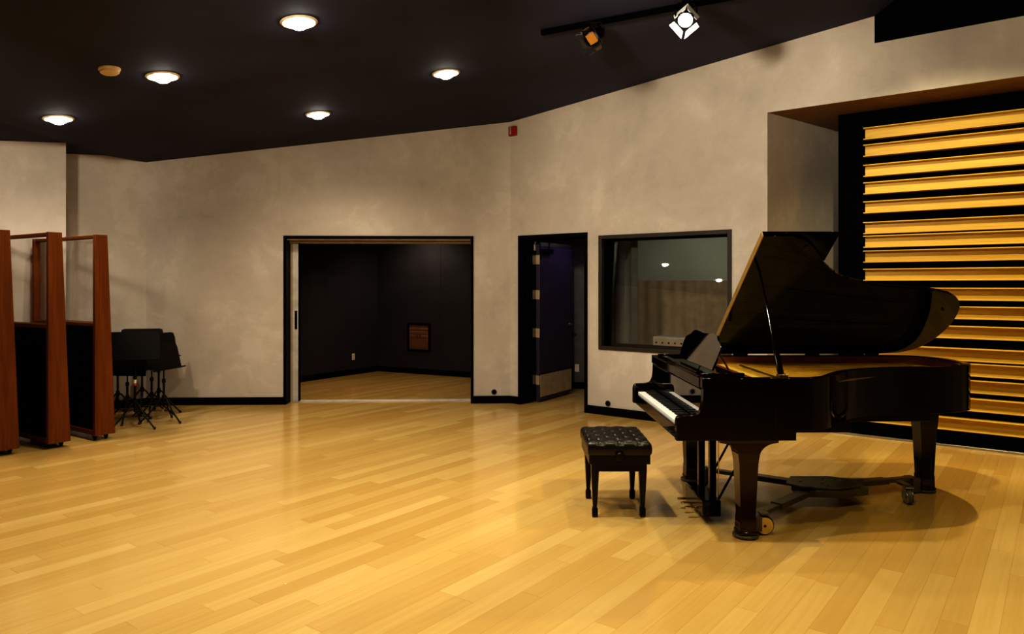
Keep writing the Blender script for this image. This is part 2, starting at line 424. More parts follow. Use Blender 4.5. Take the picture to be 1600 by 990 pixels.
# leaf: world hinge corner and tip
hx = Vector((.372, 9.80)); tip = Vector((.878, 10.60)); ld = (tip-hx).normalized(); la = math.atan2(ld.y, ld.x)
leaf = empty('leaf_pivot', (0, 0, 0)); bpy.data.objects.remove(leaf)
inv = (Matrix.Translation((dA.x, dA.y, 0)) @ Matrix.Rotation(ang, 4, 'Z')).inverted()
def into_d2(o, M): o.parent = d2; o.matrix_local = inv @ M
LM = Matrix.Translation((hx.x, hx.y, 0)) @ Matrix.Rotation(la, 4, 'Z')
lf = MB().box((0, 0, .015), (.945, .055, 2.175)).build('door_leaf', M_DOOR, None, .004); into_d2(lf, LM)
MB().box((.02, -.006, .07), (.925, 0, .37)).build('kick_plate', M_KICK, lf, .002)
MB().box((.0, -.004, 2.12), (.945, 0.0, 2.172)).build('top_channel', M_STEEL, lf)
MB().box((.0, -.010, 1.93), (.008, .0, 2.17)).box((.02, -.004, .38), (.945, 0, .385)).build('edge_seal', M_BLK, lf)
cl = MB(); cl.box((.05, -.05, 2.02), (.30, -.004, 2.08)).tube((.2, -.03, 2.08), (.06, -.12, 2.16), .009).build('door_closer', M_BLK, lf)
hd = MB(); hd.tube((.885, -.0, 1.02), (.885, -.055, 1.02), .010).tube((.885, -.052, 1.02), (.775, -.052, 1.02), .009).lathe([(0, 0), (.026, 0), (.026, .008), (0, .008)], 20, Matrix.Translation((.885, -.008, 1.02)) @ Matrix.Rotation(-PI/2, 4, 'X')).build('lever_handle', M_STEEL, lf, smooth=True)
for z in (.30, .94, 1.46, 1.935):
    h = MB().box((-.0045, .002, z-.062), (0.001, .054, z+.062)).tube((-.008, .0, z-.062), (-.008, 0, z+.062), .008).build('hinge', M_KICK, lf, smooth=False)
# hinges are seen flat on the black jamb too
for z in (.30, .94, 1.46, 1.935):
    MB().box((.012, TH-.075, z-.062), (.0145+.002, TH+.0, z+.062)).build('hinge_plate', M_KICK, d2, .001)
MB().box((.012, TH-.05, 2.06), (.03, TH-.02, 2.18)).build('closer_bracket', M_ALU, d2, .002)
ds = MB().tube((.91, .02, .0), (.91, .02, .10), .012).tube((.91, -.02, .03), (.91, .02, .03), .014).build('door_bolt', M_STEEL, lf, smooth=True)

# vestibule
v = [Vector(p) for p in ((.30, 10.08), (.34, 11.3), (1.75, 10.9), (1.50, 9.1))]
vt = lambda X: 2.6
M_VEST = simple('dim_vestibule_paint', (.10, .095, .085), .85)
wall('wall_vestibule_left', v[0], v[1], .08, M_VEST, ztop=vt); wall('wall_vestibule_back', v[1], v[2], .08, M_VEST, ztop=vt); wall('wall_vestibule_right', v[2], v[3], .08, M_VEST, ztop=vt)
b = MB(); b.prism([(.2, 9.9), (1.40, 9.15), (1.9, 11), (.3, 11.4)], 2.55, 2.62); struct(b.build('ceiling_vestibule', M_CEIL))
base('baseboard_vestibule', v[1], v[2], perp(v[1], v[2]), .10)
t = raywall(901.5, v[1], v[2]); Y = (v[1]+(v[2]-v[1])*t).y; outlet(v[1], v[2], t, EYE-(574.5-444)/F*Y, 'ivory wall outlet on the dark wall behind the open door')

# ---- window_1
wA = Bp(W1[0]); w = (Bp(W1[1])-wA).length
wn = empty('window_1', (wA.x, wA.y, .81), ang); struct(wn, 'fixed control room window with deep black frame and tilted pane', 'window')
H = 2.19-.81; e = .035
fr = MB(); fr.box((-.01, -.018, -.01), (e, .05, H+.01)).box((w-e, -.018, -.01), (w+.01, .05, H+.01)).box((e, -.018, -.01), (w-e, .05, e)).box((e, -.018, H-e), (w-e, .05, H+.01))
fr.build('window_frame', simple('dark_bronze_frame', (.030, .023, .017), .4), wn, .003)
ln = MB(); ln.box((0, .05, 0), (.012, TH+.02, H)).box((w-.012, .05, 0), (w, TH+.02, H)).box((.012, .05, 0), (w-.012, TH+.02, .012)).box((.012, .05, H-.012), (w-.012, TH+.02, H))
ln.build('frame_lining', M_MATTE, wn)
tau = .06
pn = MB(); y0 = .10; dy = H*math.tan(tau)
pn.add([(.012, y0, .012), (w-.012, y0, .012), (w-.012, y0+dy, H-.012), (.012, y0+dy, H-.012)], [(0, 1, 2, 3)])
pn.build('glass_pane', M_GLASS, wn)
iw = MB(); iw.box((.012, TH-.06, .012), (.05, TH-.02, H-.012)).box((w-.05, TH-.06, .012), (w-.012, TH-.02, H-.012)).box((.05, TH-.06, .012), (w-.05, TH-.02, .05)).box((.05, TH-.06, H-.05), (w-.05, TH-.02, H-.012))
iw.build('inner_frame', M_BLK, wn)
# control room
c = [Vector(p) for p in ((1.60, 9.20), (1.75, 12.2), (4.6, 11.2), (2.80, 8.32))]
ct = lambda X: 2.8
wall('wall_control_left', c[0], c[1], .08, M_CTRL, ztop=ct); wall('wall_control_back', c[1], c[2], .08, M_CTRL, ztop=ct); wall('wall_control_right', c[2], c[3], .08, M_CTRL, ztop=ct)
b = MB(); b.prism([(1.5, 9.1), (2.9, 8.3), (4.8, 11.3), (1.7, 12.4)], 2.75, 2.82); struct(b.build('ceiling_control', M_CEIL))
def curtain(name, p, q, off, z0, z1, amp, folds, mat, label, cat='curtain'):
    p = Vector(p); q = Vector(q); d = q-p; n = perp(p, q); b = MB(); K = folds*8; L = d.length
    vs = []
    for i in range(K+1):
        t = i/K; a = off+amp*math.sin(2*PI*folds*t+.8*math.sin(9*t))
        c_ = p+d*t+n*a; vs += [(c_.x, c_.y, z0), (c_.x, c_.y, z1)]
    b.add(vs, [(2*i, 2*i+2, 2*i+3, 2*i+1) for i in range(K)])
    o = b.build(name, mat, smooth=True); tag(o, label, cat); return o
cm = c[1]+(c[2]-c[1])*.06; cn = c[1]+(c[2]-c[1])*.62
curtain('curtain', cm, cn, .09, .3, 1.66, .014, 9, M_CURT, 'tan pleated curtain on the control room wall seen through the window')
# equipment in the control room
p = Vector((1.98, 9.55)); o = empty('equipment_box', (2.0, 9.28, 0), ang); tag(o, 'pale grey equipment box just inside the control room window sill', 'equipment')
MB().box((-.14, -.14, .60), (.42, .12, .935)).build('case', simple('pale_grey_case', (.45, .38, .32), .5), o, .006)
MB().box((-.12, -.146, .80), (.40, -.14, .915)).build('front_panel', simple('worn_tan_panel', (.42, .30, .22), .5), o, .003)
for k in range(6): MB().lathe([(0, 0), (.012, 0), (.010, .012), (0, .012)], 14, Matrix.Translation((-.09+.085*k, -.146, .86)) @ Matrix.Rotation(PI/2, 4, 'X')).build('knob', M_BLK, o)
MB().box((-.11, -.11, 0), (-.06, .09, .60)).build('side_support', M_BLK, o); MB().box((.34, -.11, 0), (.39, .09, .60)).build('side_support', M_BLK, o)

# ------------------------------------------------------------------ slatted wall panel
P1 = Vector((3.511, 7.78)); sl = empty('slatted_wall_panel', (P1.x, P1.y, 0), ang)
tag(sl, 'tall black wall panel carrying horizontal golden wood slats behind the piano', 'wall panel')
PW = 2.55
fr = MB(); fr.box((0, 0, 0), (.262, .24, NZ-.004)).box((PW-.1, 0, 0), (PW, .24, NZ-.004)).box((.262, 0, 3.262), (PW-.1, .24, NZ-.004)).box((.262, 0, 0), (PW-.1, .24, .145))
fr.build('frame', M_MATTE, sl)
MB().box((.262, .2, .145), (PW-.1, .24, 3.262)).build('backing', M_MATTE, sl)
tops = [3.237, 3.059, 2.849, 2.665, 2.466, 2.25, 2.107, 1.952, 1.762, 1.567, 1.385, 1.194, .977, .834, .673, .497, .293]
slm = None
prof = [(-.075, 0), (-.075, -.010), (.010, -.010), (.010, -.114), (-.066, -.114), (-.066, -.125), (.028, -.125), (.028, 0)]
pr = MB(); pr.prism(prof, .258, PW-.1, 'yz')
for i, z in enumerate(tops):
    if i == 0: s_ = pr.build('slat', M_SLAT, sl, .002); slm = s_
    else:
        s_ = slm.copy(); col.objects.link(s_); s_.parent = sl
    s_.location = (0, 0, z)
b = MB(); b.box((-.05, -.035, 0), (PW, -.004, .022)); o = b.build('trim_niche_floor', M_STEEL, None, .002); o.location = (P1.x, P1.y, 0); o.rotation_euler = (0, 0, ang); struct(o)

# ------------------------------------------------------------------ small wall and ceiling things
def grommet(pt, n2, z, label):
    o = empty('wall_grommet', (pt.x, pt.y, z), math.atan2(n2.y, n2.x)+PI/2); tag(o, label, 'cable port')
    Mx = Matrix.Rotation(PI/2, 4, 'X')
    MB().lathe([(.022, 0), (.034, 0), (.036, .006), (.030, .014), (.022, .014)], 28, Mx, True).build('rim', M_RUB, o, smooth=True)
    MB().lathe([(0, .002), (.022, .002), (.022, .009), (0, .010)], 28, Mx).build('cap', M_BLK, o, smooth=True)
x = -28/F*9.74; grommet(Ap(x), Vector((0, -1)), EYE-(612-444)/F*Ap(x).y, 'round black cable port above the baseboard between the two doorways')
x = 1.175; x = [xx/1000 for xx in range(900, 1400) if 800+F*(xx/1000)/Bp(xx/1000).y >= 950][0]
grommet(Bp(x), -BN, EYE-(630-444)/F*Bp(x).y, 'round black cable port on the wall below the control room window')
# red alarm box
x = .025; o = empty('fire_alarm', (Bp(x).x, Bp(x).y, EYE+(444-205.5)/F*Bp(x).y), ang); tag(o, 'small red fire alarm box with a white strobe high on the wall corner', 'alarm')
MB().box((-.06, -.045, -.062), (.06, 0, .066)).build('housing', M_RED, o, .006)
MB().box((-.034, -.056, -.045), (-.008, -.044, .066)).build('strobe', simple('dull_strobe_lens', (.30, .22, .20), .3), o, .004)
# smoke detector
o = empty('smoke_detector', (-3.345, 6.01, zc(-3.345)), 0, 0, -math.atan(.119)); tag(o, 'small round beige smoke detector on the dark ceiling', 'smoke detector')
MB().lathe([(0, 0), (.084, 0), (.084, -.012), (.078, -.016), (0, -.016)], 40).build('base', M_SMOKE, o, smooth=True)
MB().lathe([(.074, -.016), (.074, -.034), (.058, -.046), (.03, -.050), (0, -.050)], 40).build('cover', M_SMOKE, o, smooth=True)
MB().lathe([(0, 0), (.006, 0), (.006, -.004), (0, -.005)], 12, Matrix.Translation((.03, -.03, -.0485))).build('indicator', M_WPLAST, o)

# downlights
TILT = -math.atan(.119)
def downlight():
    o = empty('downlight', (0, 0, 0), 0, 0, TILT)
    MB().lathe([(.108, .0), (.137, .0), (.140, -.004), (.136, -.009), (.122, -.013), (.108, -.006)], 56, None, True).build('trim_ring', M_TRIM, o, smooth=True)
    MB().lathe([(.110, -.004), (.104, -.0025), (.090, -.002), (.076, -.0035), (.0, -.0015)], 56).build('reflector', M_CAN, o, smooth=True)
    MB().lathe([(.076, -.002), (.074, -.020), (.060, -.040), (.038, -.053), (0, -.058)], 40).build('lamp', M_BULB, o, smooth=True)
    return o
LP = [((-1.622, 5.504), 'largest bright round downlight, the one nearest the top of the photo'),
      ((-.659, 7.23), 'bright round downlight nearest the corner with the red alarm box'),
      ((-3.066, 6.346), 'bright round downlight beside the beige smoke detector'),
      ((-2.197, 8.19), 'bright round downlight in the middle, closest to the back wall'),
      ((-4.52, 7.206), 'leftmost round downlight above the wooden baffles')]
dl = downlight()
EX = [(-6.337, 4.406), (-7.234, 2.38)]
for i, (p, lab) in enumerate(LP):
    o = dl if i == 0 else copy_tree(dl)
    o.location = (p[0], p[1], zc(p[0])); tag(o, lab, 'ceiling light', 'round downlights in the dark ceiling')
for p in EX:
    o = copy_tree(dl); o.location = (p[0], p[1], zc(p[0])); tag(o, 'round downlight seen only as a reflection in the control room window', 'ceiling light', 'downlights reflected in the window')
def spot(loc, tgt, watts, size=120, blend=.6, rad=.05, c=(1, .80, .56), name='lamp_spot'):
    l = bpy.data.lights.new(name, 'SPOT'); l.energy = watts; l.spot_size = math.radians(size); l.spot_blend = blend; l.shadow_soft_size = rad; l.color = c
    o = bpy.data.objects.new(name, l); col.objects.link(o); o.location = loc
    o.rotation_euler = (Vector(tgt)-Vector(loc)).to_track_quat('-Z', 'Y').to_euler(); return o
WARM = (1, .84, .64)
for p in [q[0] for q in LP]+EX:
    z = zc(p[0])-.075
    spot((p[0], p[1], z), (p[0], p[1], 0), 98, 150, .7, .06, WARM, 'downlight_beam')
# lamps of the same rows over the near part of the room, outside the picture
for p, wt in (((-.25, 4.55), 270), ((-1.3, 3.1), 100), ((-2.8, 3.8), 25), ((.9, 2.9), 120), ((2.6, 2.2), 95), ((-.6, 1.0), 50), ((-3.3, 1.6), 20), ((4.6, 3.2), 40)):
    z = zc(p[0])-.08 if p[0] < 3.5 else 3.9
    spot((p[0], p[1], z), (p[0], p[1], 0), wt, 140, .7, .08, (1, .95, .84) if p == (-.25, 4.55) else WARM if p[0] < .5 else (1, .84, .40), 'downlight_beam')

# track and theatre spots
trk = MB(); ta = Vector((.25, 6.29)); tb = Vector((2.2, 5.90))
trk.prism([tuple(ta), tuple(tb), tuple(tb+Vector((.01, .05))), tuple(ta+Vector((.01, .05)))], 0, .04)
for i, vv in enumerate(trk.v): trk.v[i] = (vv[0], vv[1], zc(vv[0])-.045+vv[2])
o = trk.build('lighting_track', M_MATTE, None, .003); tag(o, 'thin black lighting track fixed to the dark ceiling', 'track')
def fixture(label, loc, aim, lit, doorsmat, R0=0, op=(-22, -22, -22, -22)):
    o = empty('theatre_spotlight', loc); tag(o, label, 'spotlight')
    zt = zc(loc[0])-.045-loc[2]
    cl = MB(); cl.box((-.03, -.02, zt-.05), (.03, .03, zt+.004)).tube((0, 0, zt-.05), (0, 0, .12), .008)
    cl.build('clamp', M_BLK, o)
    d = (Vector(aim)-Vector(loc)).normalized(); Mq = d.to_track_quat('Z', 'Y').to_matrix().to_4x4() @ Matrix.Rotation(R0, 4, 'Z')
    yk = MB(); yk.path([(-.085, 0, 0), (-.088, 0, .07), (-.06, 0, .12), (.06, 0, .12), (.088, 0, .07), (.085, 0, 0)], .007).build('yoke', M_BLK, o)
    bd = MB(); bd.lathe([(0, -.13), (.045, -.13), (.062, -.10), (.066, .03), (.073, .035), (.073, .05), (.060, .05), (.056, .03), (0, .03)], 28, Mq).build('body', M_BLK, o, smooth=True)
    MB().lathe([(0, .046), (.03, .043), (.054, .036), (.055, .031), (0, .031)], 28, Mq).build('lens', M_BULB if lit else M_DIM, o, smooth=True)
    for k in range(4):
        a = k*PI/2; Md = Mq @ Matrix.Rotation(a, 4, 'Z') @ Matrix.Translation((0, .070, .05)) @ Matrix.Rotation(math.radians(op[k]), 4, 'X')
        dr = MB(); s = .055
        dr.add([Md @ Vector(q) for q in ((-s, 0, 0), (s, 0, 0), (s*1.35, 0, .085), (-s*1.35, 0, .085), (-s, .003, 0), (s, .003, 0), (s*1.35, .003, .085), (-s*1.35, .003, .085))],
               [(0,3,2,1),(4,5,6,7),(0,1,5,4),(1,2,6,5),(2,3,7,6),(3,0,4,7)])
        dr.build('barn_door', doorsmat, o)
    if not lit:
        Mg = Mq @ Matrix.Translation((0, 0, .045)); MB().box((-.04, -.045, .004), (.04, .045, .006), Mg).build('amber_gel', M_GEL, o)
    return o, d
LIT = (1.42, 5.9, 3.77)
_, dd = fixture('lit spotlight with bright white barn doors hanging under the ceiling', LIT, (.9, 4.6, 2.6), True, simple('white_barn_door', (.8, .8, .78), .4), .6, (-176, -15, -15, -176))
fixture('unlit black spotlight with an amber filter and barn doors hanging under the ceiling', (.70, 6.19, 3.72), (.1, 5.2, 2.9), False, simple('gloss_black_barn_door', (.02, .02, .02), .15, coat=.5), .35)
spot(tuple(Vector(LIT)+dd*.07), (.9, 3.6, 0), 90, 95, .5, .05, WARM, 'spotlight_beam')
# accent spots aimed at the slats (outside the picture, under the bulkhead)
spot((2.4, 4.8, 3.98), (4.5, 7.1, 1.3), 340, 66, .7, .04, (1, .86, .50), 'slat_spot')
spot((4.3, 4.3, 3.9), (5.3, 6.4, 1.7), 90, 75, .8, .04, (1, .80, .50), 'slat_spot')
spot((3.8, 6.25, 3.93), (3.3, 5.0, 0), 280, 100, .5, .03, (1, .80, .46), 'piano_downlight')
# unseen spots without fixtures, added to brighten the right, left and back walls
spot((-.2, 3.7, 3.2), (2.2, 8.3, 2.7), 560, 66, .9, .12, (1, .88, .70), 'added_wall_wash')
spot((.9, 2.2, 3.4), (4.2, 6.6, 3.9), 330, 44, .9, .12, (1, .88, .70), 'added_wall_wash')
spot((-3.4, 3.4, 3.25), (-6.0, 8.0, 2.7), 360, 52, .9, .15, (1, .88, .72), 'added_wall_wash')
spot((-1.2, 2.4, 3.3), (-1.9, 9.7, 3.1), 300, 62, .9, .15, (1, .88, .70), 'added_wall_wash')
# booth, vestibule and control room
spot((-1.75, 12.2, 2.66), (-1.6, 12.6, .0), 45, 150, .8, .05, (1, .80, .60), 'booth_lamp')
spot((-2.9, 10.9, 2.66), (-2.4, 11.0, .0), 60, 120, .9, .05, (1, .66, .40), 'booth_lamp')
spot((1.10, 10.1, 2.5), (.7, 10.3, 1.4), 10, 140, .9, .05, (.78, .66, 1), 'vestibule_lamp')
spot((2.7, 10.1, 2.7), (3.0, 11.2, 1.0), 75, 150, .9, .15, (1, .92, .78), 'control_lamp')

# ------------------------------------------------------------------ wooden baffles (gobos)
def gobo():
    o = empty('acoustic_baffle', (0, 0, 0))
    L = 1.36; H0 = .055; H1 = 2.107
    # local: x from the near end post to the far one, y thickness (0 = straight face), tapered at the back
    yb, yt = .205, .125
    def yy(z): return yb+(yt-yb)*(z-H0)/(H1-H0)
    for x0, x1 in ((0, .045), (L-.045, L)):
        b = MB(); b.prism([(0, H0), (yb, H0), (yt, H1), (0, H1)], x0, x1, 'yz'); b.build('end_post', M_GOBO, o, .004)
    for z0, z1, dy in ((H1-.033, H1-.004, .01), (1.17, 1.205, .006), (H0+.005, H0+.055, .006)):
        nm = 'top_rail' if z0 > 2 else 'middle_rail' if z0 > 1 else 'bottom_rail'
        b = MB(); b.box((.045, dy, z0), (L-.045, yy(z1)-dy, z1)); b.build(nm, M_GOBO2, o, .003)
    b = MB(); b.prism([(.016, H0+.055), (yy(.14)-.016, H0+.055), (yy(1.17)-.016, 1.17), (.016, 1.17)], .045, L-.045, 'yz'); b.build('absorber_panel', M_MATTE, o)
    b = MB(); b.box((.045, .055, 1.205), (L-.045, .061, H1-.033)); b.build('glass_pane', M_GLASS2, o)
    for x in (.10, L-.10):
        for y in (.045, yb-.045):
            b = MB(); b.lathe([(0, -.010), (.018, -.010), (.022, -.007), (.022, .007), (.018, .010), (0, .010)], 20, Matrix.Translation((x, y, .022)) @ Matrix.Rotation(PI/2, 4, 'X'))
            b.box((x-.012, y-.017, .02), (x+.012, y-.012, .054)).box((x-.012, y+.012, .02), (x+.012, y+.017, .054)).box((x-.03, y-.02, .049), (x+.03, y+.02, .0545))
            b.build('caster', M_STAND, o, smooth=True)
    return o
M_GOBO2 = wood_flat('oak_baffle_rail', (.09, .026, .004), (.17, .052, .008), 1, 0, .6, .0)
g = gobo()
gd = Vector((-.835, .55)).normalized()
for i, (px, Y, lab) in enumerate(((148.5, 7.35, 'wooden framed acoustic baffle nearest the music stands'), (75.5, 6.97, 'middle of the three wooden framed acoustic baffles'), (-8, 6.66, 'wooden acoustic baffle cut by the left edge of the photo'))):
    o = g if i == 0 else copy_tree(g)
    o.location = ((px-800)/F*Y, Y, 0)
    # local x -> gd ; local y must point deeper/right => mirror handled by rotation (y = rot90 of x is (-dy,dx))
    o.rotation_euler = (0, 0, math.atan2(gd.y, gd.x)); tag(o, lab, 'acoustic baffle', 'wooden acoustic baffles parked on the left')
    o.scale = (1, -1, 1)
# the mirrored scale is applied into the meshes so that thickness grows away from the camera
seen = set()
for o in [x for x in bpy.data.objects if x.name.startswith('acoustic_baffle')]:
    o.scale = (1, 1, 1)
    for ch in [x for x in bpy.data.objects if x.parent == o]:
        if ch.data.name not in seen:
            seen.add(ch.data.name)
            for vv in ch.data.vertices: vv.co.y = -vv.co.y
            ch.data.flip_normals()

# ------------------------------------------------------------------ music stands
def stand(loc, h, rz, tilt=12, lrot=0):
    o = empty('music_stand', loc, rz)
    dz = h-.16
    MB().tube((0, 0, .18), (0, 0, dz*.62), .0125).build('lower_tube', M_STAND, o, smooth=True)
    MB().tube((0, 0, dz*.60), (0, 0, dz-.02), .008).build('upper_rod', M_STAND, o, smooth=True)
    MB().lathe([(.0125, 0), (.02, .005), (.02, .045), (.0125, .05)], 16, Matrix.Translation((0, 0, dz*.6))).build('clutch', M_STAND, o, smooth=True)
    for k in range(3):
        a = lrot+2*PI*k/3; c_, s_ = math.cos(a), math.sin(a)
        b = MB(); b.path([(0, 0, .30), (.05*c_, .05*s_, .255), (.14*c_, .14*s_, .13), (.255*c_, .255*s_, .014)], .009)
        b.tube((.02*c_, .02*s_, .13), (.13*c_, .13*s_, .14), .006)
        l = b.build('leg', M_STAND, o, smooth=True)
        MB().lathe([(0, -.012), (.013, -.012), (.014, .006), (.009, .016)], 12, Matrix.Translation((.258*c_, .258*s_, .012))).build('rubber_foot', M_RUB, l, smooth=True)
    MB().lathe([(.0, 0), (.022, 0), (.022, .06), (0, .06)], 14, Matrix.Translation((0, 0, .25))).build('leg_hub', M_STAND, o, smooth=True)
    Mt = Matrix.Translation((0, -.015, dz)) @ Matrix.Rotation(math.radians(-tilt), 4, 'X')
    b = MB(); b.prism([(-.252, -.15), (.252, -.15), (.252, .10), (.235, .155), (.20, .165), (-.20, .165), (-.235, .155), (-.252, .10)], -.003, .0, 'xz', Mt)
    b.box((-.252, -.06, -.153), (.252, 0, -.150), Mt).box((-.252, -.060, -.153), (.252, -.058, -.138), Mt)
    b.build('desk', M_STAND, o, .002)
    b = MB(); b.box((-.03, 0, -.04), (.03, .03, .04), Mt).build('tilt_bracket', M_STAND, o, .003)
    return o
ST = [(256, 8.42, .915, 1.38, 14, .3, 'lowest black music stand, at the right end of the cluster'),
      (248, 9.0, .99, 1.2, 10, 1.0, 'black music stand at the back behind the lowest one'),
      (237, 8.66, .89, .75, 8, .1, 'black music stand just left of the lowest one'),
      (222, 9.08, 1.04, .2, 9, .7, 'black music stand at the back centre of the cluster'),
      (211, 8.05, 1.07, .35, 10, -.6, 'frontmost black music stand with a white mark on its shaft'),
      (199, 8.42, .85, -.1, 8, .9, 'black music stand half hidden by the right wooden baffle'),
      (184, 8.75, 1.02, .3, 8, .5, 'rear black music stand mostly hidden behind the wooden baffle')]
for px, Y, h, rz, tl, lr, lab in ST:
    o = stand(((px-800)/F*Y, Y, 0), h, rz, tl, lr); tag(o, lab, 'music stand', 'black music stands in the left corner')
    if px == 211:
        MB().lathe([(.0131, .50), (.0135, .50), (.0135, .54), (.0131, .54)], 16, None, True).build('white_band', M_WPLAST, o)
        MB().lathe([(.0131, .475), (.0135, .475), (.0135, .50), (.0131, .50)], 16, None, True).build('red_band', simple('red_tape', (.6, .03, .02), .5), o)

# ------------------------------------------------------------------ grand piano
pn = empty('grand_piano', (1.025, 4.5, 0), math.radians(1.0)); tag(pn, 'glossy black concert grand piano with raised lid standing on a dolly', 'piano')
OUT = [(.62, 0), (.85, 0)]+spline([(.85, 0), (1.0, .085), (1.18, .30), (1.29, .40), (1.43, .48), (1.68, .555), (1.93, .585), (2.13, .615), (2.28, .69), (2.38, .81), (2.43, 1.0), (2.425, 1.2), (2.36, 1.38), (2.23, 1.475), (2.05, 1.5)], 6)[1:]+[(.62, 1.5)]
def offset(path, d):
    out = []
    for i, p in enumerate(path):
        a = Vector(path[max(i-1, 0)]); c_ = Vector(path[min(i+1, len(path)-1)]); t_ = (c_-a).normalized()
        n = Vector((-t_.y, t_.x)); out.append(tuple(Vector(p)+n*d))
    return out
def strip(b, path, d0, d1, z0, z1):
    A = offset(path, d0); B_ = offset(path, d1); n = len(path); vs = []
    for (a, c_) in zip(A, B_): vs += [(a[0], a[1], z0), (a[0], a[1], z1), (c_[0], c_[1], z1), (c_[0], c_[1], z0)]
    fs = []
    for i in range(n-1):
        o_ = 4*i
        for k in range(4): fs.append((o_+k, o_+(k+1) % 4, o_+4+(k+1) % 4, o_+4+k))
    fs += [(0, 3, 2, 1), (4*n-4, 4*n-3, 4*n-2, 4*n-1)]
    b.add(vs, fs)
RT = 1.015
b = MB(); strip(b, OUT, 0, .052, .685, RT); rim = b.build('rim', M_LAC, pn, .003)
b = MB(); strip(b, OUT, .052, .075, .70, RT-.008); b.build('inner_rim', M_MAHOG, pn)
inner = offset(OUT, .073)
b = MB(); b.prism(inner, .86, .872); b.build('soundboard', M_SOUND, pn)
b = MB(); b.prism(inner, .700, .715); b.build('underside_panel', M_LAC, pn)
for y in (.25, .62, .95, 1.25):
    b = MB(); b.box((.75, y-.035, .63), (1.2 if y < .5 else 1.95, y+.035, .70)); b.build('underside_beam', M_LAC, pn, .004)
# cast plate: outline frame plus struts
b = MB(); strip(b, [p for p in inner], .0, .13, .925, .945); b.prism(inner, .90, .932)
for (x0, y0, x1, y1) in ((.62, .25, 1.05, .34), (.62, .55, 1.9, .85), (.62, .85, 2.2, 1.05), (.62, 1.15, 2.2, 1.25)):
    b.add([(x0, y0-.02, .944), (x1, y1-.02, .944), (x1, y1+.02, .944), (x0, y0+.02, .944), (x0, y0-.02, .93), (x1, y1-.02, .93), (x1, y1+.02, .93), (x0, y0+.02, .93)], [(0,1,2,3),(4,7,6,5),(0,4,5,1),(1,5,6,2),(2,6,7,3),(3,7,4,0)])
b.box((.46, .07, .925), (.78, 1.43, .943)); b.build('cast_iron_plate', M_GOLDP, pn)
b = MB(); b.box((.55, .08, .943), (.66, 1.42, .953)); b.build('felt_strip', M_FELT, pn)
b = MB()
for i in range(70):
    t = i/69; y = .10+1.3*t; xe = min(2.2, 1.0+1.35*t**.7) if y > .1 else 1
    b.tube((.70, y, .958), (xe, min(1.38, y+.10*(1-t)), .958), .0007, None, 4)
o = b.build('strings', M_BRASS, pn); o['kind'] = 'stuff'
b = MB()
for i in range(60):
    for k in range(3):
        x = .50+.022*k+.008*(i % 2); y = .11+1.28*i/59; b.tube((x, y, .943), (x, y, .975), .0032, None, 5)
o = b.build('tuning_pins', M_STEEL, pn); o['kind'] = 'stuff'
b = MB()
for i in range(64):
    y = .12+1.1*i/63; b.box((.80, y, .950), (.815, y+.009, .962))
o = b.build('dampers', M_EBONY, pn); o['kind'] = 'stuff'
# case around the keyboard
CH = [(0, .625), (0, .748), (.006, .768), (.022, .780), (.100, .783)]+spline([(.100, .783), (.138, .795), (.158, .83), (.166, .88), (.168, .945)], 5)[1:]+[(.160, .955), (.160, RT), (.62, RT), (.62, .625)]
for y0 in (0, 1.445):
    b = MB(); b.prism(CH, y0, y0+.055, 'xz'); b.build('cheek', M_LAC, pn, .003)
b = MB(); b.box((.012, .055, .625), (.75, 1.445, .688)); b.box((.62, .0, .625), (.75, .055, .685)); b.box((.62, 1.445, .625), (.75, 1.5, .685)); b.build('key_bed', M_LAC, pn, .003)
b = MB(); b.box((.004, .055, .640), (.022, 1.445, .712)); b.build('key_slip', M_LAC, pn, .004)
for y0, y1 in ((.055, .115), (1.385, 1.445)):
    b = MB(); b.box((.024, y0+.001, .688), (.165, y1-.001, .745)); b.build('key_block', M_LAC, pn, .008)
b = MB(); b.box((.168, .055, .742), (.182, 1.445, .938)); b.build('fallboard', M_LAC_DESK, pn, .004)
# desk tray and stretcher
b = MB(); b.box((.155, .056, .948), (.185, 1.444, RT-.001)); b.box((.185, .056, .985), (.46, 1.444, RT-.001)); b.build('music_shelf', M_LAC, pn, .005)
b = MB(); b.box((.19, .10, RT), (.46, .135, RT+.018)).box((.19, 1.365, RT), (.46, 1.40, RT+.018)); b.build('shelf_rail', M_LAC, pn, .003)
b = MB(); b.box((.19, .25, RT), (.235, 1.25, RT+.016)); b.build('desk_ledge', M_LAC, pn, .004)
# music desk: curvy topped panel leaning back
yy0, yy1 = .24, 1.12
prof = [(yy0, .0)]+spline([(yy0, .03), (yy0-.015, .10), (yy0-.01, .165), (yy0+.03, .185), (yy0+.10, .205), (yy0+.16, .235), (yy0+.30, .240), (yy0+.44, .232), ((yy0+yy1)/2+.18, .240), (yy1-.16, .235), (yy1-.10, .205), (yy1-.03, .185), (yy1+.01, .165), (yy1+.015, .10), (yy1, .03)], 4)+[(yy1, 0)]
Mt = Matrix.Translation((.29, 0, RT+.020)) @ Matrix.Rotation(math.radians(20), 4, 'Y')
b = MB(); b.prism(prof, 0, .014, 'yz', Mt); b.build('music_desk', M_LAC_DESK, pn, .003)
b = MB()
for y in (.36, 1.0): b.path([(.36, y, RT+.15), (.44, y, RT+.01)], .006)
b.build('desk_brace', M_BRASS, pn)
# keys
KW = 1.27/52; ky0 = .1155
wk = MB().box((.026, 0, .700), (.166, KW-.0012, .727)).build('white_key', M_WHITE, pn, .0015)
